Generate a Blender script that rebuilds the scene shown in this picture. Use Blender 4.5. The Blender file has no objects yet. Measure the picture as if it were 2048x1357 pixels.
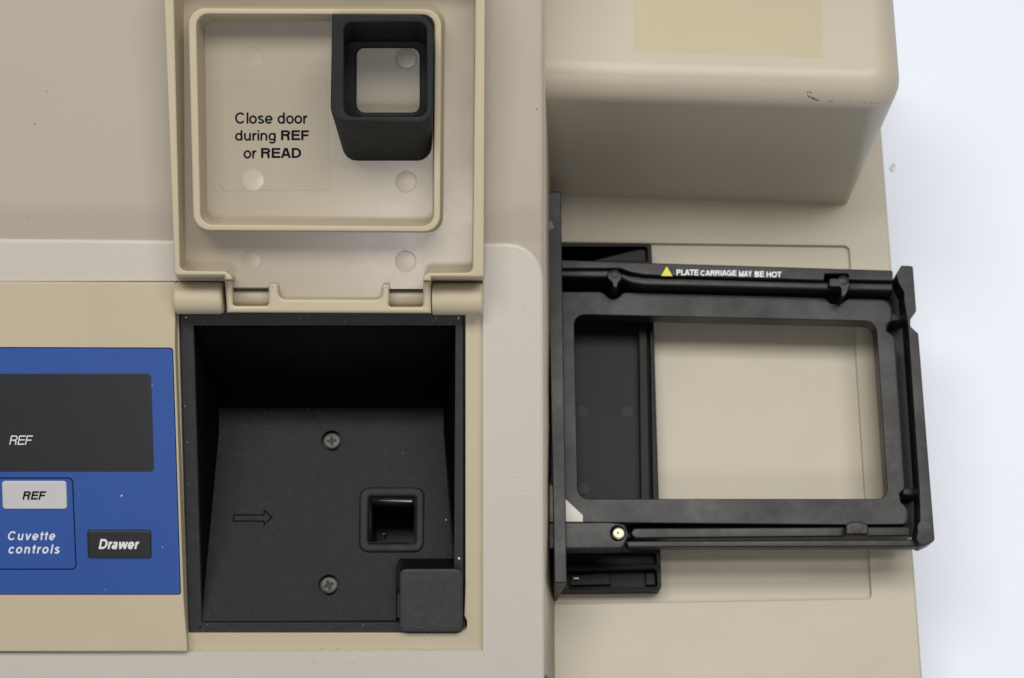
import bpy, bmesh, math, random
from mathutils import Vector, Matrix
from mathutils.geometry import tessellate_polygon

sc = bpy.context.scene
COL = sc.collection
R = math.radians
MM = 0.001

# ------------------------------------------------------------------ camera
FPX, CX, CY = 3500.0, 1024.0, 678.5          # focal length and centre in photo pixels (2048 wide)
TH, CAMH = R(18.0), 0.618
cam_d = bpy.data.cameras.new('camera'); cam = bpy.data.objects.new('camera', cam_d); COL.objects.link(cam)
cam.location = (0, 0, CAMH); cam.rotation_euler = (TH, 0, 0)
cam_d.sensor_width = 36.0; cam_d.lens = FPX / 2048 * 36.0
cam_d.clip_start = 0.01; cam_d.clip_end = 50
cam_d.dof.use_dof = True; cam_d.dof.focus_distance = 0.545; cam_d.dof.aperture_fstop = 17.0
sc.camera = cam

# ------------------------------------------------------------------ world and lamps (indoor ceiling light)
w = bpy.data.worlds.new('World'); sc.world = w; w.use_nodes = True
bg = w.node_tree.nodes['Background']; bg.inputs[0].default_value = (0.93, 0.96, 1.0, 1); bg.inputs[1].default_value = 0.24

def area(name, loc, target, sx, sy, power, col):
    d = bpy.data.lights.new(name, 'AREA'); d.shape = 'RECTANGLE'; d.size = sx; d.size_y = sy
    d.energy = power; d.color = col
    o = bpy.data.objects.new(name, d); COL.objects.link(o); o.location = loc
    o.rotation_euler = (Vector(target) - Vector(loc)).to_track_quat('-Z', 'Y').to_euler()
    return o
area('ceiling_light', (0.05, 0.60, 1.85), (0.05, 0.2, 0), 2.0, 0.55, 31.5, (1.0, 0.97, 0.915))
area('ceiling_light', (0.0, -1.02, 1.75), (0.0, 0.2, 0), 0.5, 0.3, 5.0, (1.0, 0.97, 0.95))

sc.view_settings.view_transform = 'Standard'; sc.view_settings.look = 'None'
sc.view_settings.exposure = 0.06; sc.view_settings.gamma = 1.0
sc.cycles.use_denoising = True
sc.cycles.max_bounces = 8

# ------------------------------------------------------------------ materials
MATS = {}
def mat(name, col, rough=0.5, noise=0.03, nscale=60, bump=0.0, bscale=2500, spec=0.5, stain=None, sstr=0.0, sscale=25,
        coat=0.0, metal=0.0, speck=0.0, rvar=0.0, streak=0.0):
    m = bpy.data.materials.new(name); m.use_nodes = True
    nt = m.node_tree; b = nt.nodes['Principled BSDF']
    b.inputs['Roughness'].default_value = rough; b.inputs['Specular IOR Level'].default_value = spec
    b.inputs['Metallic'].default_value = metal; b.inputs['Coat Weight'].default_value = coat
    tc = nt.nodes.new('ShaderNodeTexCoord')
    def noise_node(scale, detail=4, rgh=0.55):
        n = nt.nodes.new('ShaderNodeTexNoise'); n.inputs['Scale'].default_value = scale
        n.inputs['Detail'].default_value = detail; n.inputs['Roughness'].default_value = rgh
        nt.links.new(tc.outputs['Object'], n.inputs['Vector']); return n
    def mix(fac, a, bcol):
        x = nt.nodes.new('ShaderNodeMix'); x.data_type = 'RGBA'
        if isinstance(fac, float): x.inputs[0].default_value = fac
        else: nt.links.new(fac, x.inputs[0])
        for s, v in ((6, a), (7, bcol)):
            if isinstance(v, tuple): x.inputs[s].default_value = (*v, 1)
            else: nt.links.new(v, x.inputs[s])
        return x.outputs[2]
    def ramp(sock, lo, hi):
        r = nt.nodes.new('ShaderNodeMapRange'); r.inputs[1].default_value = lo; r.inputs[2].default_value = hi
        nt.links.new(sock, r.inputs[0]); return r.outputs[0]
    lo = tuple(max(0, c * (1 - noise)) for c in col); hi = tuple(min(1, c * (1 + noise)) for c in col)
    c = mix(ramp(noise_node(nscale).outputs[0], 0.3, 0.7), lo, hi)
    if stain:
        s = nt.nodes.new('ShaderNodeMath'); s.operation = 'MULTIPLY'; s.inputs[1].default_value = sstr
        nt.links.new(ramp(noise_node(sscale, 6, 0.65).outputs[0], 0.52, 0.72), s.inputs[0])
        c = mix(s.outputs[0], c, stain)
    if speck:
        s = nt.nodes.new('ShaderNodeMath'); s.operation = 'MULTIPLY'; s.inputs[1].default_value = speck
        nt.links.new(ramp(noise_node(1900, 1).outputs[0], 0.60, 0.75), s.inputs[0])
        c = mix(s.outputs[0], c, tuple(min(1, k * 1.5 + 0.05) for k in col))
    nt.links.new(c, b.inputs['Base Color'])
    if rvar:
        r = nt.nodes.new('ShaderNodeMapRange'); r.inputs[3].default_value = rough - rvar; r.inputs[4].default_value = rough + rvar
        r.inputs[1].default_value = 0.35; r.inputs[2].default_value = 0.65
        nt.links.new(noise_node(35, 6, 0.7).outputs[0], r.inputs[0]); nt.links.new(r.outputs[0], b.inputs['Roughness'])
    if bump:
        bn = nt.nodes.new('ShaderNodeBump'); bn.inputs['Strength'].default_value = bump; bn.inputs['Distance'].default_value = 0.0002
        nt.links.new(noise_node(bscale, 2).outputs[0], bn.inputs['Height']); nt.links.new(bn.outputs[0], b.inputs['Normal'])
    if streak:                                  # fine mould-flow lines along the length of the part
        mp = nt.nodes.new('ShaderNodeMapping'); mp.inputs['Scale'].default_value = (380, 22, 22)
        nt.links.new(tc.outputs['Object'], mp.inputs['Vector'])
        n = nt.nodes.new('ShaderNodeTexNoise'); n.inputs['Scale'].default_value = 1.0; n.inputs['Detail'].default_value = 5
        nt.links.new(mp.outputs[0], n.inputs['Vector'])
        bn = nt.nodes.new('ShaderNodeBump'); bn.inputs['Strength'].default_value = streak; bn.inputs['Distance'].default_value = 0.0003
        nt.links.new(n.outputs[0], bn.inputs['Height']); nt.links.new(bn.outputs[0], b.inputs['Normal'])
        r = nt.nodes.new('ShaderNodeMapRange'); r.inputs[1].default_value = 0.35; r.inputs[2].default_value = 0.65
        r.inputs[3].default_value = rough - 0.03; r.inputs[4].default_value = rough + 0.05
        nt.links.new(n.outputs[0], r.inputs[0]); nt.links.new(r.outputs[0], b.inputs['Roughness'])
    MATS[name] = m
    return m
mat('paint_lit', (0.54, 0.50, 0.445), 0.40, 0.02, 18, 0.5, 1500, stain=(0.53, 0.485, 0.42), sstr=0.3, sscale=14)  # body paint of the console, lightened for the light it catches
mat('paint_shaded', (0.412, 0.368, 0.306), 0.45, 0.02, 18, 0.30, 1500)  # same paint as the console, darkened in place of weaker light on the deck
mat('housing_paint', (0.455, 0.405, 0.32), 0.40, 0.02, 18, 0.2, 1500, stain=(0.45, 0.40, 0.31), sstr=0.3, sscale=14)
mat('ledge_paint', (0.45, 0.405, 0.318), 0.45, 0.04, 25, 0.2, 1500, stain=(0.43, 0.375, 0.27), sstr=0.4, sscale=18)
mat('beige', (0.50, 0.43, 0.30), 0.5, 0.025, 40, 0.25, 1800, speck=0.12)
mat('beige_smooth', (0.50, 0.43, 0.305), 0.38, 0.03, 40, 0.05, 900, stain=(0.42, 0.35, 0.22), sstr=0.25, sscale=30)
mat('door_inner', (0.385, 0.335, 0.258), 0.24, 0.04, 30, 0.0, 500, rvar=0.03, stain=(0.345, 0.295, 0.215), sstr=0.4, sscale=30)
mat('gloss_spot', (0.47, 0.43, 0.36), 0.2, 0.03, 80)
mat('label_film', (0.374, 0.324, 0.242), 0.26, 0.04, 30)
mat('faded', (0.445, 0.385, 0.258), 0.45, 0.02, 20)
mat('black_rough', (0.0135, 0.0142, 0.0155), 0.52, 0.15, 300, 0.55, 1900, spec=0.15, speck=0.22)
mat('black_latch', (0.036, 0.037, 0.040), 0.5, 0.15, 300, 0.6, 1900, spec=0.35, speck=0.35)
mat('black_rim', (0.022, 0.023, 0.025), 0.5, 0.15, 300, 0.6, 1900, spec=0.35, speck=0.35)
mat('black_shade', (0.0012, 0.0012, 0.0012), 0.7, 0.3, 300, 0.3, 1500, spec=0.06)  # well walls turned from the lamp: their shade is put into this black
mat('black_part', (0.0045, 0.0047, 0.0052), 0.40, 0.2, 60, 0.12, 900, spec=0.32, stain=(0.007, 0.007, 0.0075), sstr=0.3, sscale=40, rvar=0.08)
mat('black_tray', (0.0065, 0.0069, 0.0075), 0.42, 0.12, 50, 0.1, 700, spec=0.14, stain=(0.013, 0.013, 0.015), sstr=0.35, sscale=45)
mat('black_rubber', (0.0105, 0.0118, 0.0125), 0.6, 0.25, 120, 0.25, 900, spec=0.3, stain=(0.022, 0.024, 0.026), sstr=0.5, sscale=70)
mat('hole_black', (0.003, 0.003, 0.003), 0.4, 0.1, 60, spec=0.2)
mat('blue', (0.018, 0.074, 0.31), 0.42, 0.03, 40, 0.06, 2500, speck=0.05)
mat('window', (0.0125, 0.0135, 0.017), 0.4, 0.06, 80, 0.04, 2500)
mat('key_dark', (0.012, 0.0125, 0.0145), 0.42, 0.05, 80, 0.05, 2000)
mat('key_light', (0.52, 0.52, 0.53), 0.45, 0.02, 80)
mat('ink', (0.004, 0.005, 0.009), 0.7, 0.0, 80, spec=0.1)
mat('print_white', (0.72, 0.74, 0.76), 0.45, 0.02, 80)
mat('white_plastic', (0.68, 0.67, 0.61), 0.45, 0.03, 80)
mat('yellow', (0.66, 0.58, 0.02), 0.4, 0.03, 80)
mat('steel', (0.016, 0.017, 0.015), 0.4, 0.3, 400)
mat('brass', (0.42, 0.37, 0.25), 0.38, 0.2, 900, metal=0.8)
mat('table', (0.775, 0.825, 0.925), 0.55, 0.012, 3)
mat('dust', (0.55, 0.55, 0.52), 0.8, 0.1, 80)
mat('dirt', (0.06, 0.05, 0.03), 0.8, 0.1, 80)
mat('residue', (0.34, 0.27, 0.15), 0.5, 0.1, 80)
mat('crumb', (0.70, 0.68, 0.63), 0.6, 0.1, 80)
mat('scuff', (0.13, 0.11, 0.045), 0.7, 0.2, 80)
mat('rivet', (0.0095, 0.0098, 0.0103), 0.4, 0.2, 80, spec=0.16)
mat('grime', (0.40, 0.36, 0.20), 0.6, 0.2, 80)
mat('glint', (0.30, 0.30, 0.29), 0.35, 0.1, 80)  # pale grey standing in for a lamp glint
mat('worn', (0.05, 0.052, 0.056), 0.4, 0.2, 80)
mat('mark_edge', (0.36, 0.31, 0.23), 0.5, 0.03, 80)

# ------------------------------------------------------------------ pixel rays and planes
FW = Vector((0, math.sin(TH), -math.cos(TH))); UP = Vector((0, math.cos(TH), math.sin(TH))); CAM = Vector((0, 0, CAMH))
def ray(px, py):
    return FW + Vector((1, 0, 0)) * ((px - CX) / FPX) + UP * ((CY - py) / FPX)
class Frame:
    def __init__(s, origin, tilt):
        s.o = Vector(origin); s.ex = Vector((1, 0, 0))
        s.ey = Vector((0, math.cos(tilt), math.sin(tilt))); s.n = Vector((0, -math.sin(tilt), math.cos(tilt)))
    def loc(s, px, py, h):                      # a photo point on the plane at height h -> plane coordinates
        d = ray(px, py); t = (s.o + s.n * h - CAM).dot(s.n) / d.dot(s.n)
        q = CAM + d * t - s.o
        return Vector((q.dot(s.ex), q.dot(s.ey)))
    def w(s, xy, h):
        return s.o + s.ex * xy[0] + s.ey * xy[1] + s.n * h
    def p(s, px, py, h=0.0):
        return s.w(s.loc(px, py, h), h)
FLAT = Frame((0, 0, 0), 0.0)
crease = FLAT.p(1024, 488, 0.100)
DK = Frame(crease, R(28.8))
UDK = Frame(crease + Vector((0, 0, -0.0022)), R(23.5))

# ------------------------------------------------------------------ mesh helpers
ROOT = bpy.data.objects.new('plate_reader', None); COL.objects.link(ROOT)
ROOT.location = (-0.06, 0.17, -0.045); ROOT.empty_display_size = 0.05
WORLD = {ROOT.name: Vector(ROOT.location)}
def link(name, me, m, parent, kind=None, pivot=None):
    """one mesh object from world-space vertices, its origin at their middle"""
    vs = [v.co.copy() for v in me.vertices]
    lo = Vector([min(v[i] for v in vs) for i in range(3)]); hi = Vector([max(v[i] for v in vs) for i in range(3)])
    c = (lo + hi) / 2
    me.transform(Matrix.Translation(-c))
    o = bpy.data.objects.new(name, me); COL.objects.link(o)
    if m: me.materials.append(MATS[m])
    WORLD[o.name] = c
    if parent:
        o.parent = parent; o.location = c - WORLD[parent.name]
    else: o.location = c
    if kind: o['kind'] = kind
    return o
def smooth(me, ang=38):
    me.polygons.foreach_set('use_smooth', [True] * len(me.polygons)); me.set_sharp_from_angle(angle=R(ang))
def from_bm(name, bm, m, parent, ang=38, kind=None, wn=True):
    bmesh.ops.recalc_face_normals(bm, faces=bm.faces)
    me = bpy.data.meshes.new(name); bm.to_mesh(me); bm.free(); smooth(me, ang)
    o = link(name, me, m, parent, kind)
    if wn:
        md = o.modifiers.new('wn', 'WEIGHTED_NORMAL'); md.keep_sharp = True; md.weight = 100
    return o
def rounded(pts, seg=6):
    """pts: (x, y, r) -> list of 2-D points with arc corners; always the same count for the same seg and zero pattern"""
    out = []; n = len(pts)
    for i in range(n):
        x, y, r = pts[i]
        c = Vector((x, y))
        if r <= 0: out.append(c); continue
        a = Vector(pts[i - 1][:2]) - c; b = Vector(pts[(i + 1) % n][:2]) - c
        la, lb = a.length, b.length; a /= la; b /= lb
        ang = math.acos(max(-1, min(1, a.dot(b))))
        d = min(r / math.tan(ang / 2), la * 0.49, lb * 0.49); rr = d * math.tan(ang / 2)
        ctr = c + (a + b).normalized() * (rr / math.sin(ang / 2))
        s = c + a * d - ctr; e = c + b * d - ctr
        a0 = math.atan2(s.y, s.x); a1 = math.atan2(e.y, e.x)
        da = (a1 - a0 + math.pi) % (2 * math.pi) - math.pi
        for k in range(seg + 1):
            t = a0 + da * k / seg
            out.append(ctr + Vector((math.cos(t), math.sin(t))) * rr)
    return out
def area2(L):
    return sum(L[i - 1].x * L[i].y - L[i].x * L[i - 1].y for i in range(len(L))) / 2
def inset(L, d):
    """move a loop to its left by d (for a counter-clockwise loop: inwards)"""
    n = len(L); out = []
    for i in range(n):
        a = (L[i] - L[i - 1]); b = (L[(i + 1) % n] - L[i])
        if a.length < 1e-9: a = b
        if b.length < 1e-9: b = a
        a = a.normalized(); b = b.normalized()
        na = Vector((-a.y, a.x)); nb = Vector((-b.y, b.x)); m = na + nb
        if m.length < 1e-6: out.append(L[i] + na * d); continue
        m.normalize(); out.append(L[i] + m * (d / max(0.35, m.dot(na))))
    return out
def loops2(fr, pts, h, r_unit=MM):
    return rounded([(*fr.loc(p[0], p[1], h), (p[2] if len(p) > 2 else 0) * r_unit) for p in pts])
def solid(name, fr, top, h1, h0, m, parent, bot=None, holes=(), bev=0.5, seg=3, kind=None, drop=None, floor=True, local=False, hbev=None, ang=38):
    """prism on a plane: outline (photo pixels, corner radius in mm) at height h1 down to h0, rounded upper edge.
    bot: its lower outline when the sides slope; holes: list of loops or (upper, lower) pairs; drop: world vector of the sides"""
    get = (lambda pts, h: rounded([(p[0], p[1], (p[2] if len(p) > 2 else 0) * MM) for p in pts])) if local else (lambda pts, h: loops2(fr, pts, h))
    items = [(top, bot, True)] + [((h[0], h[1], False) if isinstance(h, tuple) else (h, None, False)) for h in holes]
    bm = bmesh.new(); caps = []; bots = []
    for (tp, bt, outer) in items:
        T = get(tp, h1); ccw = area2(T) > 0
        rev = (ccw != outer)
        if rev: T.reverse()
        if bt is not None:
            B = get(bt, h0)
            if rev: B.reverse()
            low = [fr.w(q, h0) for q in B]
        elif drop is not None:
            k = (h1 - h0) / -Vector(drop).dot(fr.n); low = [fr.w(q, h1) + Vector(drop) * k for q in T]
        else: low = [fr.w(q, h0) for q in T]
        hi = [fr.w(q, h1) for q in T]
        b = (bev if (outer or hbev is None) else hbev) * MM; H = abs(h1 - h0)
        b = min(b, H * 0.45)
        rings = [[bm.verts.new(v) for v in low]]
        ns = seg if b > 0 else 0
        for k in range(ns + 1):
            a = (k / ns) * math.pi / 2 if ns else 0
            ins = b * (1 - math.cos(a)); dr = b * (1 - math.sin(a)) if ns else 0
            L = inset(T, ins) if ins > 0 else T
            rings.append([bm.verts.new(fr.w(q, h1) + (low[i] - hi[i]) * (dr / H)) for i, q in enumerate(L)])
        n = len(T)
        for r0, r1 in zip(rings, rings[1:]):
            for i in range(n):
                j = (i + 1) % n
                try: bm.faces.new((r0[i], r0[j], r1[j], r1[i]))
                except ValueError: pass
        caps.append(rings[-1]); bots.append(rings[0])
    for group, flip in ((caps, False), (bots, True)):
        if flip and not floor: continue
        es = []
        for g in group:
            for i in range(len(g)):
                e = bm.edges.get((g[i - 1], g[i])) or bm.edges.new((g[i - 1], g[i]))
                es.append(e)
        bmesh.ops.triangle_fill(bm, use_beauty=True, use_dissolve=False, edges=es, normal=fr.n)
    return from_bm(name, bm, m, parent, ang, kind)
def lathe(name, o, axis, prof, m, parent, seg=32, ang=38, kind=None):
    """prof: (radius, height along axis) in mm"""
    axis = Vector(axis).normalized(); q = axis.to_track_quat('Z', 'Y').to_matrix()
    bm = bmesh.new(); rings = []
    for r, h in prof:
        if r <= 1e-6: rings.append([bm.verts.new(Vector(o) + q @ Vector((0, 0, h * MM)))])
        else: rings.append([bm.verts.new(Vector(o) + q @ Vector((r * MM * math.cos(2 * math.pi * i / seg), r * MM * math.sin(2 * math.pi * i / seg), h * MM))) for i in range(seg)])
    for a, b in zip(rings, rings[1:]):
        for i in range(seg):
            j = (i + 1) % seg
            f = [a[i % len(a)], a[j % len(a)], b[j % len(b)], b[i % len(b)]]
            f = list(dict.fromkeys(f))
            if len(f) > 2:
                try: bm.faces.new(f)
                except ValueError: pass
    return from_bm(name, bm, m, parent, ang, kind)
def strip_mesh(name, rows, m, parent, close=False, ang=38, kind=None, thick=0.0):
    """sheet through rows of world points"""
    bm = bmesh.new(); g = [[bm.verts.new(p) for p in r] for r in rows]
    for a, b in zip(g, g[1:]):
        n = len(a)
        for i in range(n if close else n - 1):
            bm.faces.new((a[i], a[(i + 1) % n], b[(i + 1) % n], b[i]))
    o = from_bm(name, bm, m, parent, ang, kind, wn=False)
    if thick:
        md = o.modifiers.new('s', 'SOLIDIFY'); md.thickness = thick; md.offset = -1
    return o
def arc(cx, cy, rx, ry, a0, a1, n=16):
    return [(cx + rx * math.cos(R(a0 + (a1 - a0) * k / n)), cy + ry * math.sin(R(a0 + (a1 - a0) * k / n))) for k in range(n + 1)]
def glyph(ch, s):
    """plain sans-serif letter as centre lines of stroke width s: (advance, [strokes])"""
    e = s / 2; C = .72; X = .53; D = -.21
    if ch == 'C': return .72, [arc(.36, .36, .33 - e, .37 - e, 38, 322, 28)]
    if ch == 'G': return .77, [arc(.37, .36, .34 - e, .37 - e, 42, 318, 28), [(.40, .34), (.70 - e, .34), (.70 - e, .0)]]
    if ch == 'O': return .78, [arc(.39, .36, .36 - e, .37 - e, 0, 360, 36)]
    if ch == 'D': return .72, [[(e + .06, 0), (e + .06, C)], [(.06, C - e)] + arc(.34, .36, .33 - e, .36 - e, 90, -90, 20) + [(.06, e)]]
    if ch == 'E': return .66, [[(e + .06, 0), (e + .06, C)], [(.06, C - e), (.61, C - e)], [(.06, .38), (.58, .38)], [(.06, e), (.62, e)]]
    if ch == 'F': return .60, [[(e + .06, 0), (e + .06, C)], [(.06, C - e), (.57, C - e)], [(.06, .36), (.53, .36)]]
    if ch == 'L': return .56, [[(e + .06, 0), (e + .06, C)], [(.06, e), (.54, e)]]
    if ch == 'H': return .72, [[(e + .06, 0), (e + .06, C)], [(.66 - e, 0), (.66 - e, C)], [(.06, .38), (.66, .38)]]
    if ch == 'I': return .28, [[(e + .08, 0), (e + .08, C)]]
    if ch == 'T': return .61, [[(.305, 0), (.305, C)], [(.02, C - e), (.59, C - e)]]
    if ch == 'P': return .66, [[(e + .06, 0), (e + .06, C)], [(.06, C - e)] + arc(.40, .51, .22 - e, .21 - e, 90, -90, 14) + [(.06, .30 + e)]]
    if ch == 'B': return .68, [[(e + .06, 0), (e + .06, C)], [(.06, C - e)] + arc(.41, .545, .19 - e, .175 - e, 90, -90, 12) + [(.06, .37 + e)],
                               [(.06, .37 + e * .4)] + arc(.41, .195, .225 - e, .195 - e, 90, -90, 12) + [(.06, e)]]
    if ch == 'R': return .71, [[(e + .06, 0), (e + .06, C)], [(.06, C - e)] + arc(.43, .515, .22 - e, .205 - e, 90, -90, 14) + [(.06, .31 + e)],
                               [(.40, .31 + e)] + arc(.46, .20, .15 - e, .12, 80, 10, 6) + [(.62 - e, .04), (.65 - e, 0)]]
    if ch == 'A': return .68, [[(.02 + e, 0), (.34 - e * .35, C)], [(.66 - e, 0), (.34 + e * .35, C)], [(.15, .22), (.53, .22)]]
    if ch == 'M': return .84, [[(e + .06, 0), (e + .06, C)], [(.78 - e, 0), (.78 - e, C)], [(.06 + e, C), (.42, 0.02)], [(.78 - e, C), (.42, 0.02)]]
    if ch == 'Y': return .66, [[(.33, 0), (.33, .30)], [(.03 + e, C), (.33, .26)], [(.63 - e, C), (.33, .26)]]
    if ch == 'l': return .23, [[(e + .07, 0), (e + .07, C)]]
    if ch == 'i': return .23, [[(e + .07, 0), (e + .07, X - .01)], [(e + .07, C - s * 1.05), (e + .07, C)]]
    if ch == 'o': return .56, [arc(.28, .26, .25 - e, .275 - e, 0, 360, 30)]
    if ch == 'c': return .51, [arc(.28, .26, .25 - e, .275 - e, 40, 320, 24)]
    if ch == 'e': return .56, [arc(.28, .26, .25 - e, .275 - e, 0, 318, 26), [(.05, .26 - s * .1), (.53 - e * .4, .26 - s * .1)]]
    if ch == 'd': return .57, [[(.50 - e, 0), (.50 - e, C)], arc(.275, .26, .24 - e, .275 - e, 0, 360, 30)]
    if ch == 'g': return .57, [[(.50 - e, X - .01), (.50 - e, .0)] + arc(.27, -.0, .23 - e, .215 - e, 0, -155, 14), arc(.275, .265, .24 - e, .27 - e, 0, 360, 30)]
    if ch == 'a': return .56, [arc(.26, .36, .20 - e, .175 - e, 160, 0, 12) + [(.46 - e, .10)] + arc(.52 - e, .09, .06, .08 - e * .6, 180, 270, 5), arc(.25, .155, .215 - e, .17 - e, 0, 360, 24)]
    if ch == 's': return .50, [arc(.25, .385, .20 - e, .148 - e, 25, 200, 12) + arc(.25, .145, .215 - e, .158 - e, 80, -160, 16)]
    if ch == 'n': return .56, [[(e + .06, 0), (e + .06, X - .01)], [(e + .06, .25)] + arc(.28, .31, .22 - e, .225 - e, 170, 0, 14) + [(.50 - e, 0)]]
    if ch == 'u': return .56, [[(.50 - e, 0), (.50 - e, X - .01)], [(.06 + e, X - .01), (.06 + e, .21)] + arc(.28, .21, .22 - e, .225 - e, 180, 350, 14)]
    if ch == 'r': return .34, [[(e + .06, 0), (e + .06, X - .01)], arc(.33, .24, .27 - e, .295 - e, 175, 90, 10)]
    if ch == 't': return .29, [[(e + .09, C - .05), (e + .09, .12)] + arc(e + .17, .12, .08, .125 - e, 180, 275, 8), [(.01, X - e), (.28, X - e)]]
    if ch == 'v': return .50, [[(.01 + e, X - .01), (.25, 0)], [(.49 - e, X - .01), (.25, 0)]]
    if ch == 'w': return .74, [[(.01 + e, X - .01), (.20, 0)], [(.37, X - .01), (.20, 0)], [(.37, X - .01), (.54, 0)], [(.73 - e, X - .01), (.54, 0)]]
    return .30, []
def text(name, s, fr, h, box, m, parent, shear=0.0, bold=0.0, space=-0.035, thick=0.00004, stroke=None):
    """lettering fitted to its box of photo pixels (x0, y0, x1, y1)"""
    sw = stroke or (0.152 if bold else 0.12)
    x = 0.0; quads = []
    lift = 0
    for ch in s:
        adv, strokes = glyph(ch, sw)
        for st in strokes:
            P = [Vector((p[0] + x, p[1])) for p in st]; L = []; Rr = []
            closed = (P[0] - P[-1]).length < 1e-5 and len(P) > 3
            lift = (lift + 1) % 4
            for i in range(len(P)):
                if closed and i in (0, len(P) - 1): d0 = (P[-1] - P[-2]); d1 = (P[1] - P[0])
                else:
                    d0 = P[i] - P[i - 1] if i else P[1] - P[0]; d1 = P[i + 1] - P[i] if i < len(P) - 1 else d0
                d0 = d0.normalized() if d0.length > 1e-7 else d1.normalized(); d1 = d1.normalized() if d1.length > 1e-7 else d0
                n0 = Vector((-d0.y, d0.x)); n1 = Vector((-d1.y, d1.x)); mm = (n0 + n1)
                mm = mm.normalized() if mm.length > 1e-6 else n0
                k = sw / 2 / max(0.5, mm.dot(n0))
                dx = abs(d0.x) if len(P) == 2 else 0
                L.append(P[i] + mm * k); Rr.append(P[i] - mm * k)
            if len(P) == 2 and abs(P[0].x - P[1].x) > 1e-4 and abs(P[0].y - P[1].y) > 1e-4:   # diagonal: cut level
                d = P[1] - P[0]; hw = sw / 2 * d.length / abs(d.y)
                L = [P[0] + Vector((hw, 0)), P[1] + Vector((hw, 0))]; Rr = [P[0] - Vector((hw, 0)), P[1] - Vector((hw, 0))]
            for i in range(len(P) - 1): quads.append((L[i], L[i + 1], Rr[i + 1], Rr[i], lift))
        x += adv + space
    pts = [q for Q in quads for q in Q[:4]]
    sh = lambda v: Vector((v.x + shear * v.y, v.y))
    xs = [sh(v).x for v in pts]; ys = [v.y for v in pts]; x0, x1, y0, y1 = min(xs), max(xs), min(ys), max(ys)
    A, B = fr.loc(box[0], box[3], h), fr.loc(box[2], box[3], h); Cc, Dd = fr.loc(box[0], box[1], h), fr.loc(box[2], box[1], h)
    bm = bmesh.new()
    for Q in quads:
        vs = []
        for v in Q[:4]:
            v = sh(v); u = (v.x - x0) / (x1 - x0); t = (v.y - y0) / (y1 - y0)
            q = (A * (1 - u) + B * u) * (1 - t) + (Cc * (1 - u) + Dd * u) * t
            vs.append(bm.verts.new(fr.w(q, h + Q[4] * 0.000006)))
        f = bm.faces.new(vs); f.normal_update()
        if f.normal.dot(fr.n) < 0: f.normal_flip()
    bmesh.ops.remove_doubles(bm, verts=bm.verts, dist=1e-7)
    me = bpy.data.meshes.new(name); bm.to_mesh(me); bm.free()
    return link(name, me, m, parent)
def scatter(name, spots, m, parent, seed=1):
    """grains and flecks: (world point, size in mm, normal) as one mass"""
    rnd = random.Random(seed); bm = bmesh.new()
    for p, s, n in spots:
        q = Vector(n).to_track_quat('Z', 'Y').to_matrix().to_4x4()
        mx = Matrix.Translation(p) @ q @ Matrix.Rotation(rnd.uniform(0, 6.3), 4, 'Z') @ Matrix.Diagonal((s * MM * rnd.uniform(.6, 1.5), s * MM * rnd.uniform(.5, 1), s * MM * 0.3, 1))
        bmesh.ops.create_icosphere(bm, subdivisions=1, radius=0.5, matrix=mx)
    return from_bm(name, bm, m, parent, 60, 'stuff', wn=False)

# ================================================================== the setting
bm = bmesh.new(); bmesh.ops.create_grid(bm, x_segments=4, y_segments=4, size=1.6, matrix=Matrix.Translation((0.3, 0.2, -0.045)))
tb = from_bm('table', bm, 'table', None, wn=False); tb['kind'] = 'structure'; tb['label'] = 'smooth white table top under the instrument'

ROOT['label'] = 'beige laboratory plate reader with blue control panel, open cuvette door and extended black plate drawer'
ROOT['category'] = 'plate reader'
LX = -320                                          # how far the instrument goes on past the left edge of the photograph

# ------------------------------------------------------------------ base ledge with its recessed panel
ledge = solid('base_ledge', FLAT, [(900, 60), (1748, 60), (1850, 1420), (900, 1420)], 0.0, -0.045, 'ledge_paint', ROOT, bev=1.0,
              holes=[[(1085, 484), (1698, 492, 2.0), (1743, 1197, 1.6), (1085, 1209)]], hbev=0.5)
rp = solid('recessed_panel', FLAT, [(1080, 478), (1703, 487), (1749, 1203), (1080, 1215)], -0.0016, -0.004, 'ledge_paint', ledge, bev=0)

# ------------------------------------------------------------------ housing behind the drawer
house = solid('side_housing', FLAT, [(1030, -160), (1792, -160, 12), (1817, 198, 12.5), (1030, 172)], 0.088, 0.0, 'housing_paint', ROOT,
              bot=[(1030, 60), (1650, 60, 3), (1697, 411, 2.0), (1030, 390)], bev=10.5, seg=8)
solid('faded_patch', FLAT, [(1266, -60), (1646, -60), (1646, 116), (1267, 102)], 0.08803, 0.08797, 'faded', house, bev=0)

# ------------------------------------------------------------------ upper deck and console
def deck_profile():
    p0 = DK.p(1024, 559, -0.0012); p1 = DK.p(1024, 484, -0.0012)
    out = [(p0.y, p0.z), (p1.y - 0.0006, p1.z - 0.0003)]
    y, z = p1.y, p1.z
    for k in range(26):                     # steep at the crease, easing into the flatter deck
        out.append((y, z))
        t = min(1, max(0, (k * 0.8 - 8.0) / 6.0)); t = t * t * (3 - 2 * t); a = R(33.5 * (1 - t) + 23.5 * t)
        st = 0.0008 if k < 24 else 0.15
        y += st * math.cos(a); z += st * math.sin(a)
    return out
DP = deck_profile(); xe = DK.p(1087, 488).x
xl = DK.p(LX, 488).x
deck = strip_mesh('upper_deck', [[Vector((x, y, z - dz)) for (y, z) in DP] for x, dz in ((xl, 0), (-0.05, 0), (xe - 0.0016, 0), (xe - 0.0008, 0.0002), (xe - 0.0002, 0.0008), (xe, 0.0017), (xe, 0.006))], 'paint_shaded', ROOT, ang=60)
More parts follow.
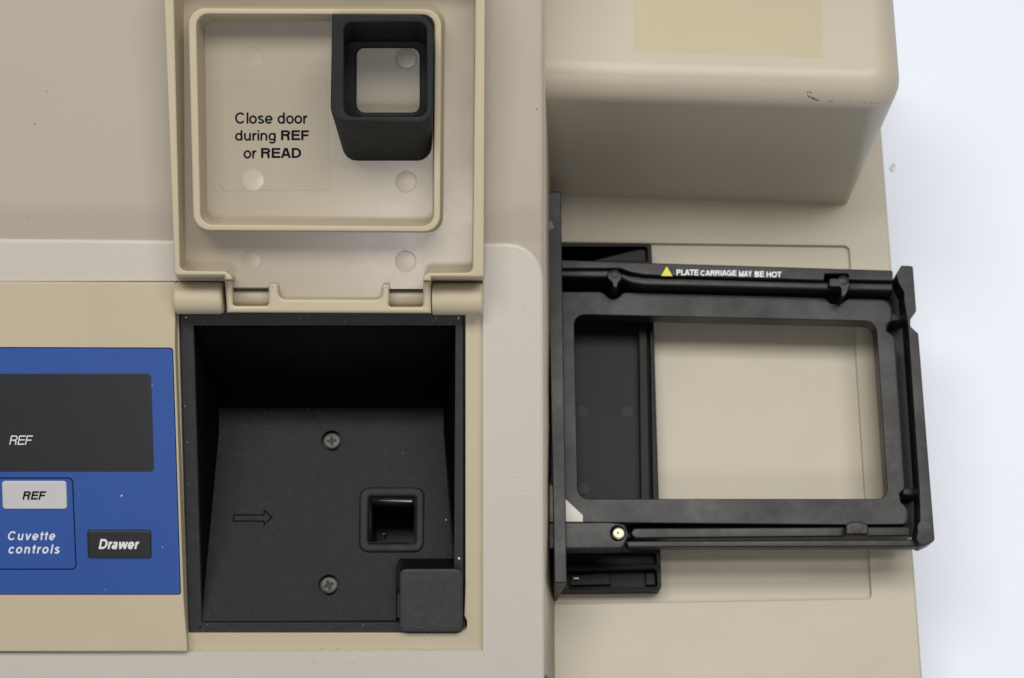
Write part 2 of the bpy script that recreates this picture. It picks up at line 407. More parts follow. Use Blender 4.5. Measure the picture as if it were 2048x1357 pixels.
class DeckFrame:
    n = Vector((0, -math.sin(R(23.5)), math.cos(R(23.5))))
    def p(s, px, py, h=0):
        o = Vector((0, DP[-1][0], DP[-1][1])); d = ray(px, py); t = (o + s.n * h - CAM).dot(s.n) / d.dot(s.n); return CAM + d * t
UD2 = DeckFrame()
con = solid('console_frame', DK, [(LX, 476), (1087, 488, 11.5), (1089, 1372, 3), (LX, 1372)], 0.0, -0.012, 'paint_lit', ROOT, bev=1.25, seg=5,
            holes=[[(LX + 60, 562), (966, 562), (966, 1302), (LX + 60, 1307)]], hbev=0)
xb = 0.0153
rows = []
for py in (-260, 200, 440): rows.append(UD2.p(1085, py, -0.003))
for py in (560, 800, 1000, 1200, 1340): rows.append(DK.p(1087, py, -0.003))
prof = [(p.y, p.z) for p in rows]
pts_top = [Vector((p.x, p.y, p.z)) for p in rows]
pts_bot = [Vector((xb, p.y, -0.002)) for p in rows]
inn_top = [Vector((-0.09, p.y, p.z - 0.012)) for p in rows]
wall = strip_mesh('side_wall', [pts_bot, pts_top], 'ledge_paint', ROOT, ang=20, thick=0.003)
# front skirt of the console, below the picture
fr0 = DK.p(LX, 1368, -0.004); fr1 = DK.p(1087, 1368, -0.004)
strip_mesh('front_wall', [[Vector((fr0.x, fr0.y, -0.045)), Vector((xb, fr1.y, -0.045))], [fr0, fr1]], 'paint_lit', ROOT, thick=0.003)

# ------------------------------------------------------------------ control panel
HB = 0.0022
panel = solid('control_panel', DK, [(LX, 565), (351, 565, 0.6), (350, 690), (367, 1197), (375, 1303, 0.8), (LX, 1303)], HB, -0.006, 'beige', ROOT,
              bot=[(LX, 565), (359, 565, 0.6), (360, 690), (378, 1197), (382, 1306, 0.8), (LX, 1306)], bev=0.45,
              holes=[[(LX + 60, 694), (346, 696, 1.0), (362, 1191, 1.0), (LX + 60, 1191)]], hbev=0.15)
solid('membrane', DK, [(LX + 56, 696), (344.5, 698, 0.9), (360.5, 1189, 0.9), (LX + 56, 1189)], HB - 0.0002, HB - 0.0015, 'blue', panel, bev=0.15)
solid('membrane_bed', DK, [(LX + 52, 690), (349, 692, 0.9), (366, 1195, 0.9), (LX + 52, 1195)], HB - 0.0009, HB - 0.003, 'hole_black', panel, bev=0)
HM = HB - 0.0002
solid('display_window', DK, [(-260, 748), (302, 748, 1.3), (308, 944, 1.3), (-260, 944)], HM + 0.00012, HM - 0.0003, 'window', panel, bev=0.08)
solid('key', DK, [(3, 963, 1.0), (132, 963, 1.0), (134, 1019, 1.0), (5, 1019, 1.0)], HM + 0.0006, HM - 0.0003, 'key_light', panel, bev=0.4)
solid('key', DK, [(173.5, 1062, 0.8), (301, 1062, 0.8), (302, 1117, 0.8), (175.5, 1117, 0.8)], HM + 0.0009, HM - 0.0003, 'key_dark', panel, bev=0.45)
solid('key_outline', DK, [(-200, 955.5), (146, 955.5, 1.6), (153.5, 1140, 1.6), (-200, 1140)], HM + 0.00006, HM - 0.0003, 'ink', panel, bev=0,
      holes=[[(-198, 957.7), (143.8, 957.7, 1.3), (151.2, 1137.8, 1.3), (-198, 1137.8)]])
HT = HM + 0.00014
text('lettering', 'REF', DK, HT, (18.5, 871.5, 66, 890.6), 'print_white', panel, shear=0.22, stroke=0.088)
text('lettering', 'REF', DK, HM + 0.00062, (44.5, 983, 93, 1001), 'ink', panel, shear=0.22, bold=0.018)
text('lettering', 'Cuvette', DK, HM + 0.00004, (16, 1062.8, 110.5, 1081), 'print_white', panel, shear=0.2, bold=0.016, space=0.09, stroke=0.125)
text('lettering', 'controls', DK, HM + 0.00004, (17, 1089.3, 119.5, 1107.8), 'print_white', panel, shear=0.2, bold=0.016, space=0.09, stroke=0.125)
text('lettering', 'Drawer', DK, HM + 0.00092, (197.3, 1078.5, 278.3, 1099), 'print_white', panel, shear=0.2, bold=0.018)

# ------------------------------------------------------------------ cuvette bay: beige frame, black well
bay = solid('cuvette_bay', DK, [(352, 556), (967, 556), (967, 1303), (366, 1303)], -0.0022, -0.006, 'beige_smooth', ROOT, bev=0.1,
            holes=[[(356, 600), (931, 600), (931, 1168), (929, 1232), (934, 1242, 1.2), (934, 1258, 1.2), (918, 1267, 1.0), (374, 1267)]], hbev=0.15)
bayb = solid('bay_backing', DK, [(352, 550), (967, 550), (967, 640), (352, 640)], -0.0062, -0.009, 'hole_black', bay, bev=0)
HW = -0.0030
# upper rim of the well, cavity below
zf = DK.p(660, 1246, HW).z - 0.0006
FL = Frame((0, 0, zf), 0.0)
inner_px = [(387, 651, 0.3), (911, 651, 0.3), (908, 1136, 1.0), (900, 1240, 0.4), (795, 1246, 0.5), (403, 1246, 0.3)]
well = solid('cuvette_well', DK, [(359, 622), (926, 622), (927, 1230, 1), (912, 1268, 2), (378, 1268)], HW, HW - 0.004, 'black_rim', ROOT, bev=0.35,
             holes=[inner_px], hbev=0.15)
# cavity walls: rim loop -> floor loop with a cove at the back
rim = [DK.p(387, 651, HW - 0.0005), DK.p(911, 651, HW - 0.0005), DK.p(908, 1128, HW - 0.0005), DK.p(905, 1250, HW - 0.0005), DK.p(403, 1250, HW - 0.0005)]
flr = [FL.p(440, 832), FL.p(886, 832), FL.p(910, 1132), FL.p(915, 1256), FL.p(402, 1256)]
def wall_rows(a, b, c, d, n=7, cove=0.12):
    return [[a.lerp(b, k / n) for k in range(n + 1)], [c.lerp(d, k / n) for k in range(n + 1)]]
cv = 0.0044
bl, br = flr[0], flr[1]
up_l = (rim[0] - bl).normalized(); up_r = (rim[1] - br).normalized()
fw_l = (flr[4] - bl).normalized(); fw_r = (flr[2] - br).normalized()
cove = []
for k in range(7):
    t = k / 6
    L = (bl + up_l * 0.0055).lerp(bl, t).lerp(bl.lerp(bl + fw_l * cv, t), t); Q = (br + up_r * 0.0055).lerp(br, t).lerp(br.lerp(br + fw_r * cv, t), t)
    cove.append([L, Q])
strip_mesh('well_back_wall', [[rim[0], rim[1]]] + cove[:1], 'black_shade', well, ang=50, thick=0.0006)
strip_mesh('well_side_wall', [[rim[0], rim[4]], [bl, flr[4]]], 'black_shade', well, thick=0.0006)
strip_mesh('well_side_wall', [[rim[1], rim[2]], [br, flr[2]]], 'black_shade', well, thick=0.0006)
# floor plate with openings for the port, the screws and the latch
def ring_px(cx, cy, r, n=24): return [(cx + r * math.cos(2 * math.pi * i / n), cy + r * math.sin(2 * math.pi * i / n)) for i in range(n)]
port_out = [(722, 977, 2.2), (846, 977, 2.2), (844, 1101, 2.2), (720, 1101, 2.2)]
wf = solid('well_floor', FL, [(440, 836), (886, 836), (907, 1123, 0.8), (793, 1123, 2.6), (793, 1244, 1.0), (402, 1244)], 0.0, -0.0015, 'black_rough', well, bev=0.3,
           holes=[port_out, ring_px(663.5, 882, 20.5), ring_px(657.5, 1170.5, 20.5)], hbev=0.25)
up_ = Vector((0, 0, 0.00006))
strip_mesh('well_cove', cove[0:-1] + [[p + up_ for p in cove[-1]]] + [[flr[0] + fw_l * 0.0049 + up_, flr[1] + fw_r * 0.0049 + up_]], 'black_rough', well, ang=60)
solid('well_front_lip', DK, [(405, 1244), (797, 1242), (797, 1249), (405, 1250)], HW - 0.0004, HW - 0.004, 'hole_black', well, bev=0)
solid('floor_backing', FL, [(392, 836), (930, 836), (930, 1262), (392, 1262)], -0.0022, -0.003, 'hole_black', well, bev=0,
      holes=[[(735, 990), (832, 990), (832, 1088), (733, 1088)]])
# cuvette port
port = solid('port_collar', FL, [(719, 974, 3.2), (849, 974, 3.2), (847, 1104, 3.2), (717, 1104, 3.2)], 0.0011, -0.002, 'black_rubber', well, bev=0.9, seg=5,
             holes=[([(737, 992, 1.0), (832, 992, 1.0), (831, 1087, 1.0), (736, 1087, 1.0)], [(741, 998, 1.0), (830, 998, 1.0), (829, 1087, 1.0), (740, 1087, 1.0)])], hbev=0.9)
pc = [FL.p(737, 994, -0.001), FL.p(832, 994, -0.001), FL.p(832, 1088, -0.001), FL.p(736, 1088, -0.001)]
dn = Vector((0, 0, -0.032))
strip_mesh('port_shaft', [pc, [p + dn for p in pc]], 'hole_black', well, close=True, thick=0.0008)
bm = bmesh.new(); bm.faces.new([bm.verts.new(p + dn * 0.98) for p in pc]); from_bm('port_bottom', bm, 'hole_black', well, wn=False)
solid('port_glint', FL, [(757, 1000.5), (824, 1000.5), (824, 1004.5), (800, 1003.5), (757, 1001.5)], -0.0025, -0.0032, 'glint', well, bev=0.1)  # no real part: lamp glint on the port edge, shaped as a pale strip
lathe('port_pin', FL.p(768, 1068, -0.012), (0, 0, 1), [(0, 0.0), (0.28, 0.0), (0.35, -0.2), (0.35, -8), (0, -8)], 'steel', well, 12)
# engraved arrow
ar = [(466, 1029), (527, 1029), (527, 1018), (546, 1035), (527, 1053), (527, 1044), (466, 1044)]
ari = [(468.6, 1031.6), (529.6, 1031.6), (529.6, 1024), (541, 1035.2), (529.6, 1048), (529.6, 1041.4), (468.6, 1041.4)]
solid('arrow_mark', FL, ar, 0.00004, -0.0004, 'black_shade', well, bev=0, holes=[ari])
# screws
def screw(c, n, r, m, parent, name='screw', rot=0.0):
    o = lathe(name, c, n, [(0, 0.0), (r * .55, 0.02), (r * .86, 0.0), (r, -0.14), (r, -1.2), (0, -1.2)], m, parent, 28)
    return o
def cross(c, n, r, parent, rot):
    n = Vector(n).normalized(); q = n.to_track_quat('Z', 'Y').to_matrix(); wd = r * .16; ln = r * .62
    pts = [(ln, -wd), (ln, wd), (wd * 1.5, wd * 1.5), (wd, ln), (-wd, ln), (-wd * 1.5, wd * 1.5), (-ln, wd), (-ln, -wd), (-wd * 1.5, -wd * 1.5), (-wd, -ln), (wd, -ln), (wd * 1.5, -wd * 1.5)]
    bm = bmesh.new(); cs, sn = math.cos(rot), math.sin(rot)
    vs = [bm.verts.new(Vector(c) + q @ Vector(((x * cs - y * sn) * MM, (x * sn + y * cs) * MM, 0.05 * MM))) for x, y in pts]
    bm.faces.new(vs); r_ = bmesh.ops.extrude_face_region(bm, geom=list(bm.faces))
    bmesh.ops.translate(bm, verts=[v for v in r_['geom'] if isinstance(v, bmesh.types.BMVert)], vec=-n * 0.0002)
    return from_bm('cross_slot', bm, 'hole_black', parent, wn=False)
for (px, py, rot) in ((663.5, 882, 0.1), (657.5, 1170.5, 0.35)):
    c = FL.p(px, py, -0.0003)
    screw(c, (0, 0, 1), 2.75, 'steel', well); cross(c, (0, 0, 1), 2.75, well, rot)
# latch button in the corner
solid('latch_button', DK, [(799, 1138, 2.2), (925, 1138, 2.6), (925, 1263, 2.2), (799, 1263, 2.6)], 0.0010, HW - 0.006, 'black_latch', well, bev=0.9, seg=4,
      bot=[(799, 1139, 2.2), (928, 1139, 2.6), (927, 1264, 2.2), (799, 1264, 2.6)])
solid('latch_slot', DK, [(793, 1122, 2), (914, 1122, 2), (914, 1180), (793, 1180)], HW - 0.0046, HW - 0.007, 'hole_black', well, bev=0)
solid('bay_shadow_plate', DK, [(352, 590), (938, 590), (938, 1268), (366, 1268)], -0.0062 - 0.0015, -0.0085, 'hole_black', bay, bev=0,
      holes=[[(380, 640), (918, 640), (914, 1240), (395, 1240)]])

# ------------------------------------------------------------------ hinge barrels
def barrel(x0, x1, yc, ra, round_left, parent, m='beige', h=0.0012):
    a = DK.p(x0, yc, h); b = DK.p(x1, yc, h); L = (b - a).length / MM; r = ra
    pr = [(0, 0), (r - 1.2, 0), (r - .35, .35), (r, 1.2), (r, L - 1.2), (r - .35, L - .35), (r - 1.2, L), (0, L)] if round_left else \
         [(0, 0), (r - .3, 0), (r, .3), (r, L - 1.0), (r - .3, L - .3), (r - 1.0, L), (0, L)]
    return lathe('hinge_barrel', a, (b - a), pr, m, parent, 40, ang=50)
barrel(350, 448.5, 596, 5.15, True, ROOT)
barrel(865, 966.5, 598, 5.15, False, ROOT)

# ------------------------------------------------------------------ open cuvette door
HF, HR = 0.0022, 0.0130
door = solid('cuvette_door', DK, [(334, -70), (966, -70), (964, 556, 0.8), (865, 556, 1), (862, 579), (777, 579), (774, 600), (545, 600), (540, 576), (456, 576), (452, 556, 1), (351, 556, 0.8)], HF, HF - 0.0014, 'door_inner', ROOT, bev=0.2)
# outer rim: thin upstanding edge, drawn as outline minus the floor inside
rim_top = [(326, -70), (970, -70), (967.5, 554, 0.8), (862, 554, 0.2), (862, 562, 0.2), (846, 562), (846, 553, 1.6), (856, 546, 1.6), (945, 546, 1.8), (951, -58), (346, -58), (360, 542, 1.8), (452, 543, 1.6), (464, 553, 1.6), (464, 560), (449.5, 560, 0.2), (449.5, 551, 0.2), (349, 551, 0.8)]
rim_bot = [(332, -70), (972, -70), (968.5, 562, 0.8), (864, 562, 0.2), (863, 562, 0.2), (847, 562), (848, 552, 1.6), (860, 543, 1.6), (944, 543, 1.8), (950, -44), (369, -44), (372, 541, 1.8), (454, 541, 1.6), (472, 554, 1.6), (470, 560), (451, 560, 0.2), (451, 559, 0.2), (354, 559, 0.8)]
solid('door_rim', DK, rim_top, HR, HF - 0.0010, 'beige', door, bot=rim_bot, bev=0.5)
# hinge arms and hinge bar between the barrels
HA = 0.0058
arm_l = [(449.5, 560), (464.5, 560), (466, 600), (466, 612, 0.8), (537, 612, 0.8), (537.5, 568, 0.3), (555, 568, 0.8), (558, 599, 2.2), (765, 600, 2.2), (764, 570, 0.8), (779, 570, 0.3), (778, 614, 0.8), (846, 614, 0.8), (846.5, 562), (862.5, 562), (862.5, 627), (455, 625.5)]
arm_lo = [(450, 559), (468, 559), (469, 600), (469, 612, 0.8), (537, 612, 0.8), (537.5, 570, 0.3), (561, 570, 0.8), (564, 597, 2.2), (762, 598, 2.2), (762, 572, 0.8), (776, 572, 0.3), (777, 613, 0.8), (846, 613, 0.8), (846.5, 562), (862.5, 562), (862.5, 627), (452, 625.5)]
solid('hinge_bar', DK, arm_l, HA, -0.0030, 'beige_smooth', door, bot=arm_lo, bev=0.9, seg=4)
for (x0, x1, y0, y1) in ((464, 540, 572, 620), (776, 850, 575, 622)):
    a = DK.p(x0, 597, -0.0018); b = DK.p(x1, 597, -0.0018); L = (b - a).length / MM
    lathe('hinge_pin', a, b - a, [(0, 0), (3.0, 0), (3.0, L), (0, L)], 'mark_edge', door, 24)
# raised square frame
fo = [(376, 17, 5.0), (883, 19, 5.0), (880, 464, 5.0), (387, 461, 5.0)]
fi = [(392, 28, 3.6), (870, 30, 3.6), (867, 453, 3.6), (401, 450, 3.6)]
fob = [(381, 12, 5.0), (890, 14, 5.0), (886, 466, 5.0), (391, 463, 5.0)]
fib = [(410, 43, 3.4), (867, 44, 3.4), (865, 447, 3.4), (415, 445, 3.4)]
solid('inner_frame', DK, fo, HR, HF - 0.0002, 'beige', door, bot=fob, holes=[(fi, fib)], bev=0.45, ang=50)
# black square light guard, standing up inside the frame
GT = 0.0260
GD = Frame(DK.o, R(24.0))
g_to = [(664, 27, 0.6), (868, 30, 5.2), (866, 247, 4.6), (660, 243, 4.6)]
g_ti = [(688, 45, 2.4), (853, 45, 2.4), (853, 234, 2.6), (688, 234, 2.6)]
g_bo = [(688, 66, 0.6), (866, 66, 5.2), (863, 322, 4.6), (684, 322, 4.6)]
g_bi = [(690, 92, 2.4), (852, 92, 2.4), (852, 236, 2.4), (690, 236, 2.4)]
guard = solid('light_guard', DK, g_to, GT, HF + 0.0001, 'black_rubber', door, bot=g_bo, holes=[(g_ti, g_bi)], bev=0.5, seg=3, ang=50)
solid('guard_lip', DK, [(684, 82, 3), (858, 82, 3), (858, 240, 3), (684, 240, 3)], HF + 0.0042, HF + 0.0002, 'black_rubber', door, bev=0.3,
      holes=[[(711, 97, 2.6), (839, 97, 2.6), (839, 227, 2.6), (711, 227, 2.6)]], hbev=0.6)
# label and lettering
HL = HF + 0.00008
solid('warning_label', DK, [(432, 158, 1.8), (655, 155, 1.8), (660, 381, 1.8), (441, 382, 1.8)], HL, HF - 0.0002, 'label_film', door, bev=0.03)
for s, box, bo in (('Close door', (470, 225, 615, 248.3), 0.0), ('during', (470, 260.7, 552, 288), 0.0), ('REF', (562, 261, 618, 282.3), 0.02),
                   ('or', (487, 300.8, 513, 317.8), 0.0), ('READ', (522, 296.3, 602.5, 317.8), 0.02)):
    text('lettering', s, DK, HL + 0.00002, box, 'ink', door, bold=bo)
# ejector marks moulded into the floor
for (px, py) in ((503, 114), (507, 360.5), (812, 363.5), (812, 117), (501, 523), (811, 523)):
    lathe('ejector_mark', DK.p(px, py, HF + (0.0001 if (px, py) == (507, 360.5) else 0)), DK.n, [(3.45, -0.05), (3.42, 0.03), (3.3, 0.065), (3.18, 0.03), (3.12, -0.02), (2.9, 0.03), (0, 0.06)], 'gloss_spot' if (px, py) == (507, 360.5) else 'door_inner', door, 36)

# ------------------------------------------------------------------ drawer door (black flap)
flap = solid('drawer_door', FLAT, [(1093, 383, 0.5), (1122, 383, 0.5), (1134, 1166, 0.4), (1109, 1166, 0.4)], 0.038, 0.0004, 'black_part', ROOT,
             bot=[(1096, 432, 0.1), (1109, 432, 0.1), (1113, 1203, 0.1), (1107, 1203, 0.1)], bev=0.4)

# ------------------------------------------------------------------ drawer track (black tray on the ledge)
ZT = 0.0075
track = solid('drawer_track', FLAT, [(1085, 487), (1303, 488, 0.8), (1323, 1179, 1.2), (1085, 1181)], ZT, -0.0016, 'black_tray', ROOT, bev=0.4,
              holes=[[(1085.5, 495), (1294, 495, 0.5), (1295, 522), (1085.5, 522)], [(1090, 545), (1276, 545), (1283, 1092), (1090, 1092)],
                     [(1292, 545), (1297, 545), (1307, 1092), (1302, 1092)],
                     [(1100, 1106), (1311, 1106, 0.6), (1313, 1128, 0.6), (1100, 1130)], [(1135, 1142, .5), (1312, 1139, 0.5), (1315, 1173, 0.6), (1137, 1176, .5)]])
solid('track_floor', FLAT, [(1080, 488), (1300, 488), (1321, 1178), (1080, 1178)], 0.0030, -0.0014, 'black_tray', track, bev=0)
for (px, py) in ((1255, 822), (1163, 822), (1166, 977)):
    lathe('rivet', FLAT.p(px, py, 0.003), (0, 0, 1), [(2.6, -0.2), (2.6, 0.05), (2.3, 0.12), (0, 0.12)], 'rivet', track, 24)
solid('track_step', FLAT, [(1136, 499, .5), (1291, 499, .5), (1292, 530), (1136, 530)], 0.0062, 0.0028, 'black_tray', track, bev=0.4)
solid('track_step', FLAT, [(1140, 1150), (1218, 1146), (1222, 1170), (1140, 1172)], 0.0048, 0.0028, 'black_tray', track, bev=0.4)
solid('track_step', FLAT, [(1291, 1146), (1310, 1146), (1312, 1171), (1291, 1171)], 0.0048, 0.0028, 'black_tray', track, bev=0.4)
solid('contact_clip', FLAT, [(1134, 501), (1151, 501), (1151, 506), (1134, 506)], 0.0068, 0.0028, 'brass', track, bev=0.2)
solid('contact_clip', FLAT, [(1146, 1155), (1158, 1155), (1158, 1159), (1146, 1159)], 0.0062, 0.0028, 'brass', track, bev=0.2)

# ------------------------------------------------------------------ plate carriage
ZC, ZR, ZB = 0.0215, 0.0300, 0.0115
FC = FLAT
open_t = [(1148, 629, 3.8), (1752, 643, 4.0), (1776, 998, 3.8), (1156, 998, 3.8)]
plate = [(1096, 583), (1205, 583, 2), (1220, 597, 1.4), (1233, 597, 1.4), (1246, 584, 2), (1650, 594, 2), (1662, 607, 1.2), (1682, 607, 1.2), (1694, 596, 2),
         (1782, 598, 4.2), (1785, 640, 1.4), (1774, 650, 1.2), (1774, 662, 1.2), (1790, 672, 2.4), (1811, 980, 1.4), (1800, 986, 1.2), (1802, 1004, 1.2), (1816, 1015, 2.4), (1818, 1050, 2),
         (1690, 1051), (1165, 1046), (1100, 1046)]
car = solid('plate_carriage', FC, plate, ZC, ZB + 0.003, 'black_part', ROOT, bev=0.5, holes=[open_t], hbev=0.35)
# pocket bottom under the trenches
solid('trench_floor', FC, [(1096, 552), (1812, 566), (1846, 1074), (1096, 1076)], ZB - 0.0003, ZB - 0.0022, 'hole_black', car, bev=0,
      holes=[[(1140, 618), (1757, 634), (1783, 1008), (1146, 1008)]])
# back wall with its step, carrying the warning strip
bw_t = [(1098, 519), (1302, 526), (1786, 541, 0.8), (1786, 562), (1694, 560), (1700, 548, 1.0), (1650, 548), (1648, 561), (1290, 550), (1262, 545, 5), (1240, 537, 4), (1098, 537)]
bw_b = [(1098, 548), (1302, 552), (1786, 566, 0.8), (1786, 588), (1694, 584), (1700, 572, 1.0), (1650, 572), (1648, 580), (1290, 571), (1262, 568, 5), (1240, 556, 4), (1098, 556)]
solid('back_wall', FC, bw_t, ZR, ZB - 0.001, 'black_part', car, bot=None, bev=0.4)
solid('back_step', FC, [(1098, 536), (1220, 537, 3), (1258, 549, 4), (1290, 553), (1648, 563), (1786, 565), (1787, 583), (1650, 580), (1290, 571), (1262, 567, 4), (1238, 556, 2), (1098, 553)], ZR - 0.0022, ZB - 0.002, 'black_part', car, bev=0.9)
# end wall (far right) with the locating notch
ew_t = [(1803, 531, 0.8), (1826, 532, 0.8), (1833, 622, 0.6), (1821, 637, 1.6), (1821, 653, 1.6), (1837, 667, 0.6), (1870, 1082, 1.6), (1842, 1095, 1.5), (1832, 1078, 1.2), (1840, 1040, 2), (1838, 975, 2), (1816, 650, 2), (1808, 600, 1.6), (1808, 585, 2), (1797, 566, 1.2), (1792, 549, 1.0)]
solid('end_wall', FC, ew_t, ZR + 0.0005, ZR - 0.0085, 'black_part', car, bev=0.4)
# front wall and its step
solid('front_wall', FC, [(1248, 1082, 1.2), (1826, 1079, 2.4), (1846, 1090, 1.0), (1836, 1094, 1.0), (1256, 1095, 0.6)], ZR - 0.003, ZR - 0.008, 'black_part', car, bev=0.5)
solid('front_step', FC, [(1262, 1056, 3), (1820, 1053), (1821, 1073), (1262, 1078, 3)], ZC + 0.0012, ZB - 0.001, 'black_part', car, bev=0.6)
# clamp arm with brass screw, white corner wedge
arm = solid('clamp_arm', FC, [(1098, 1045), (1220, 1044, 1.0), (1250, 1048, 2.2), (1258, 1070, 1.5), (1246, 1097, 1.5), (1098, 1098)], ZR + 0.001, ZR - 0.0075, 'black_part', car, bev=0.5,
            holes=[ring_px(1235.5, 1067, 14, 20)])
screw(FC.p(1237.5, 1067, ZR + 0.0012), (0, 0, 1), 2.0, 'brass', car, 'brass_screw')
lathe('screw_socket', FC.p(1236, 1066, ZR + 0.0012), (0, 0, 1), [(0.45, -0.1), (0.45, 0.06), (0.3, 0.08), (0, 0.05)], 'steel', car, 6)
solid('corner_wedge', FC, [(1100, 968), (1134, 1001), (1166, 1031), (1166, 1044), (1100, 1044)], ZC + 0.0022, ZC - 0.001, 'white_plastic', car, bev=0.2)
# pegs and bosses
def boss(pts, z1, z0, c, r):
    solid('boss', FC, pts, z1, z0, 'black_part', car, bev=0.5)
    lathe('peg', FC.p(c[0], c[1], z1), (0, 0, 1), [(r, -0.1), (r, 0.05), (r - .15, 0.12), (0, 0.12)], 'black_part', car, 24)
boss([(1215, 543, 1), (1229, 538, 1.5), (1243, 545, 1.5), (1244, 558, 1), (1237, 566, .8), (1235, 576, .6), (1226, 576, .6), (1224, 566, .8), (1214, 556, 1)], ZR + 0.0004, ZB - 0.002, (1229, 548), 1.7)
boss([(1658, 556, .8), (1690, 556, .8), (1702, 568, .8), (1696, 584, .8), (1690, 594, .6), (1682, 594, .6), (1682, 574, .8), (1658, 574, .8)], ZR + 0.0006, ZB - 0.002, (1687, 561), 1.9)
boss([(1692, 1049, .5), (1702, 1043, .8), (1722, 1043, .8), (1737, 1050, .6), (1737, 1069, .5), (1692, 1069, .5)], ZR - 0.002, ZB - 0.001, (1714, 1056), 2.0)
for c in ((1811, 561), (1850, 1056)):
    lathe('peg', FC.p(c[0], c[1], ZR + 0.0005), (0, 0, 1), [(2.5, -0.1), (2.5, 0.03), (2.4, 0.07), (0, 0.07)], 'black_part', car, 28)
# plugs that close the sight slots between end wall and plate
solid('cross_rib', FC, [(1782, 628), (1812, 628), (1814, 640), (1782, 642)], ZC - 0.001, ZB - 0.002, 'black_part', car, bev=0.4)
solid('cross_rib', FC, [(1806, 976), (1838, 976), (1839, 990), (1806, 990)], ZC - 0.001, ZB - 0.002, 'black_part', car, bev=0.4)
# warning strip
ZL = ZR + 0.00005
solid('warning_strip', FC, [(1300, 531), (1576, 539), (1576, 557), (1300, 549)], ZL, ZR - 0.0002, 'black_part', car, bev=0)
tri = solid('hazard_triangle', FC, [(1333.5, 533), (1345, 552.5), (1322.5, 552)], ZL + 0.00005, ZR - 0.0002, 'yellow', car, bev=0)
def tbox(s, x0, x1):
    y = lambda x: 539.0 + (x - 1353) * 0.024
    fr = FC; yy = (y(x0) + y(x1)) / 2
    text('lettering', s, fr, ZL + 0.00003, (x0, yy, x1, yy + 11.5), 'print_white', car, bold=0.012)
tbox('PLATE', 1353, 1397); tbox('CARRIAGE', 1401, 1473); tbox('MAY', 1478, 1504); tbox('BE', 1509, 1528); tbox('HOT', 1533, 1563)

# worn chip on the drawer door
solid('worn_chip', FLAT, [(1096, 441), (1101, 440), (1106, 449), (1109, 456), (1102, 459), (1096, 462)], 0.03804, 0.0379, 'worn', flap, bev=0)
# scrapes along the housing edge: small flakes laid on the rounded corner
bpy.context.view_layer.update()
dg = bpy.context.evaluated_depsgraph_get()
def on_mesh(o, px, py):
    mi = o.matrix_world.inverted(); d = (mi.to_3x3() @ ray(px, py)).normalized()
    ok, loc, nor, _ = o.evaluated_get(dg).ray_cast(mi @ CAM, d)
    return (o.matrix_world @ loc, o.matrix_world.to_3x3() @ nor) if ok else (None, None)
rs = random.Random(3); sp = []
for x0, y0, x1, y1, n, sz in ((1612, 184, 1626, 187, 7, .5), (1613, 190, 1634, 201, 16, .7), (1634, 201, 1638, 202, 4, .5), (1654, 203, 1668, 203, 9, .45), (1694, 203, 1702, 204, 5, .4), (1712, 203, 1745, 207, 13, .35), (1745, 206, 1778, 208, 9, .3)):
    for i in range(n):
        t = rs.random(); p, nn = on_mesh(house, x0 + (x1 - x0) * t + rs.uniform(-1, 1), y0 + (y1 - y0) * t + rs.uniform(-1.2, 1.2))
        if p: sp.append((p, sz * rs.uniform(.6, 1.2), nn))
scatter('scrape', sp, 'scuff', house, 5)
# ------------------------------------------------------------------ dust, grit and a crumb
rnd = random.Random(7)
spots = []
for i in range(70):
    u, v = rnd.random(), rnd.random()
    a = rim[0].lerp(rim[1], u); b = bl.lerp(br, u); p = a.lerp(b, v)
    spots.append((p + Vector((0, -0.0004, 0.0003)), rnd.choice((.12, .16, .2, .3)), (0, -0.8, 0.6)))
for i in range(20):
    px, py = rnd.uniform(410, 900), rnd.uniform(850, 1240)
    spots.append((FL.p(px, py, 0.00005), rnd.choice((.12, .16, .22)), (0, 0, 1)))
for i in range(26):
    px, py = rnd.choice(((rnd.uniform(362, 384), rnd.uniform(640, 1260)), (rnd.uniform(380, 900), rnd.uniform(630, 648)), (rnd.uniform(400, 790), rnd.uniform(1250, 1266))))
    spots.append((DK.p(px, py, HW + 0.00005), rnd.choice((.12, .2, .3)), DK.n))
for (px, py, s) in ((552, 831, .5), (892, 1040, .5), (918, 1117, .9)):
    spots.append((DK.p(px, py, HW + 0.0001) if px > 900 else FL.p(px, py, 0.0001), s, (0, 0, 1)))
for (px, py) in ((372, 635), (917, 636)): spots.append((DK.p(px, py, HW + 0.0001), 1.0, DK.n))
scatter('dust', spots, 'dust', well)
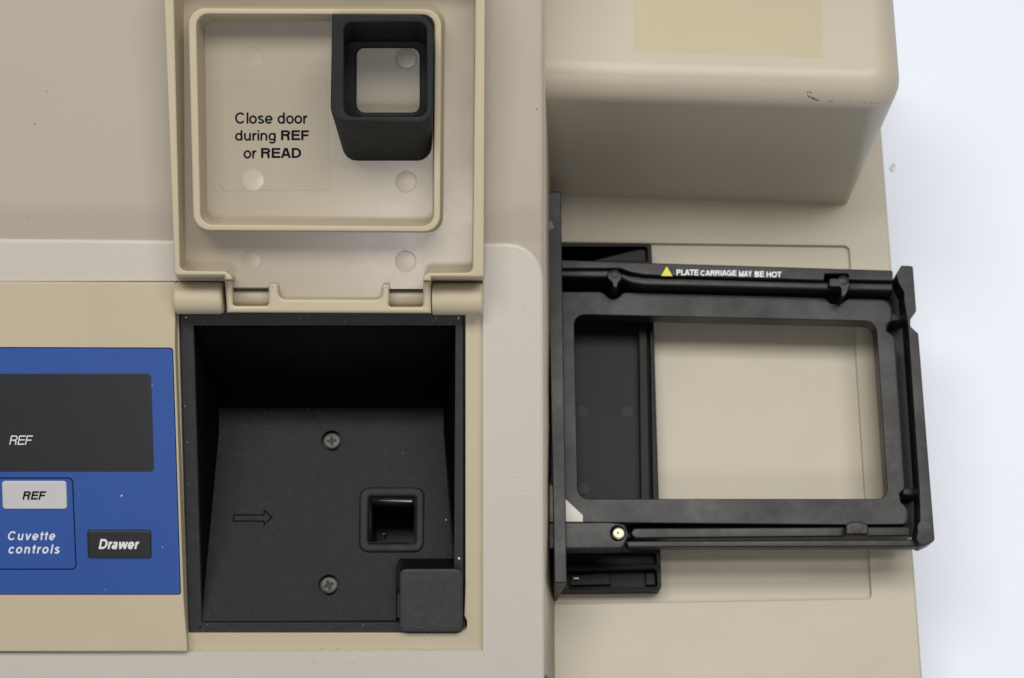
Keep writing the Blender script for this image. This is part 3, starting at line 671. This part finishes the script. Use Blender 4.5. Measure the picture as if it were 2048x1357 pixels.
spots = [(DK.p(x, y, HM + 0.00002), s, DK.n) for x, y, s in ((243, 992, .7), (325, 1095, .5), (158, 990, .3), (304, 771, .4), (80, 1020, .3), (210, 1180, .3), (98, 1232, .5))]
spots = [(p if i < 6 else DK.p(98, 1232, HB), s, n) for i, (p, s, n) in enumerate(spots)]
scatter('dust', spots, 'dust', panel)
scatter('grit', [(UD2.p(x, y, 0.00002), s, UD2.n) for x, y, s in ((93, 183, .35), (69, 248, .6), (57, 436, .35), (1073, 219, .55), (162, 99, .2), (1078, 348, .25))], 'dirt', deck)
scatter('grit', [(DK.p(x, y, 0.00002), s, DK.n) for x, y, s in ((1047, 619, .35), (1040, 1220, .3), (700, 1325, .3), (1012, 690, .2), (985, 900, .2))] +
        [(DK.p(rnd.uniform(620, 740), 1325 + rnd.uniform(-3, 3), 0.00001), rnd.uniform(.15, .4), DK.n) for i in range(14)], 'residue', con)
arcp = [(1046 + 36 * math.sin(R(a)), 527 - 36 * math.cos(R(a)) - 1) for a in range(5, 90, 3)]
scatter('grime', [(on_mesh(con, x + rnd.uniform(-2, 2), y + rnd.uniform(-2, 2))) for x, y in arcp] and [(p, rnd.uniform(.15, .45), n) for p, n in (on_mesh(con, x + rnd.uniform(-3, 3), y + rnd.uniform(-3, 3)) for x, y in arcp) if p], 'grime', con, 9)
scatter('grit', [(DK.p(x, y, -0.00215), s, DK.n) for x, y, s in ((944, 666, .4), (942, 1234, .35), (849, 1279, .5), (861, 1278, .4), (873, 1274, .4), (846, 1275, .3))] +
        [(DK.p(rnd.uniform(400, 960), 1299 + rnd.uniform(-2, 2), -0.00215), rnd.uniform(.2, .5), DK.n) for i in range(40)], 'residue', bay)
c = FLAT.p(1786, 335, -0.0445)
bm = bmesh.new()
for i in range(5):
    bmesh.ops.create_icosphere(bm, subdivisions=2, radius=0.5, matrix=Matrix.Translation(c + Vector((rnd.uniform(-.8, .8), rnd.uniform(-1.4, 1.4), rnd.uniform(-.1, .2))) * MM) @ Matrix.Diagonal((.0013, .0017, .0007, 1)))
cr = from_bm('crumb', bm, 'crumb', None, wn=False)
cr['label'] = 'tiny pale tan crumb on the white table by the housing'; cr['category'] = 'crumb'
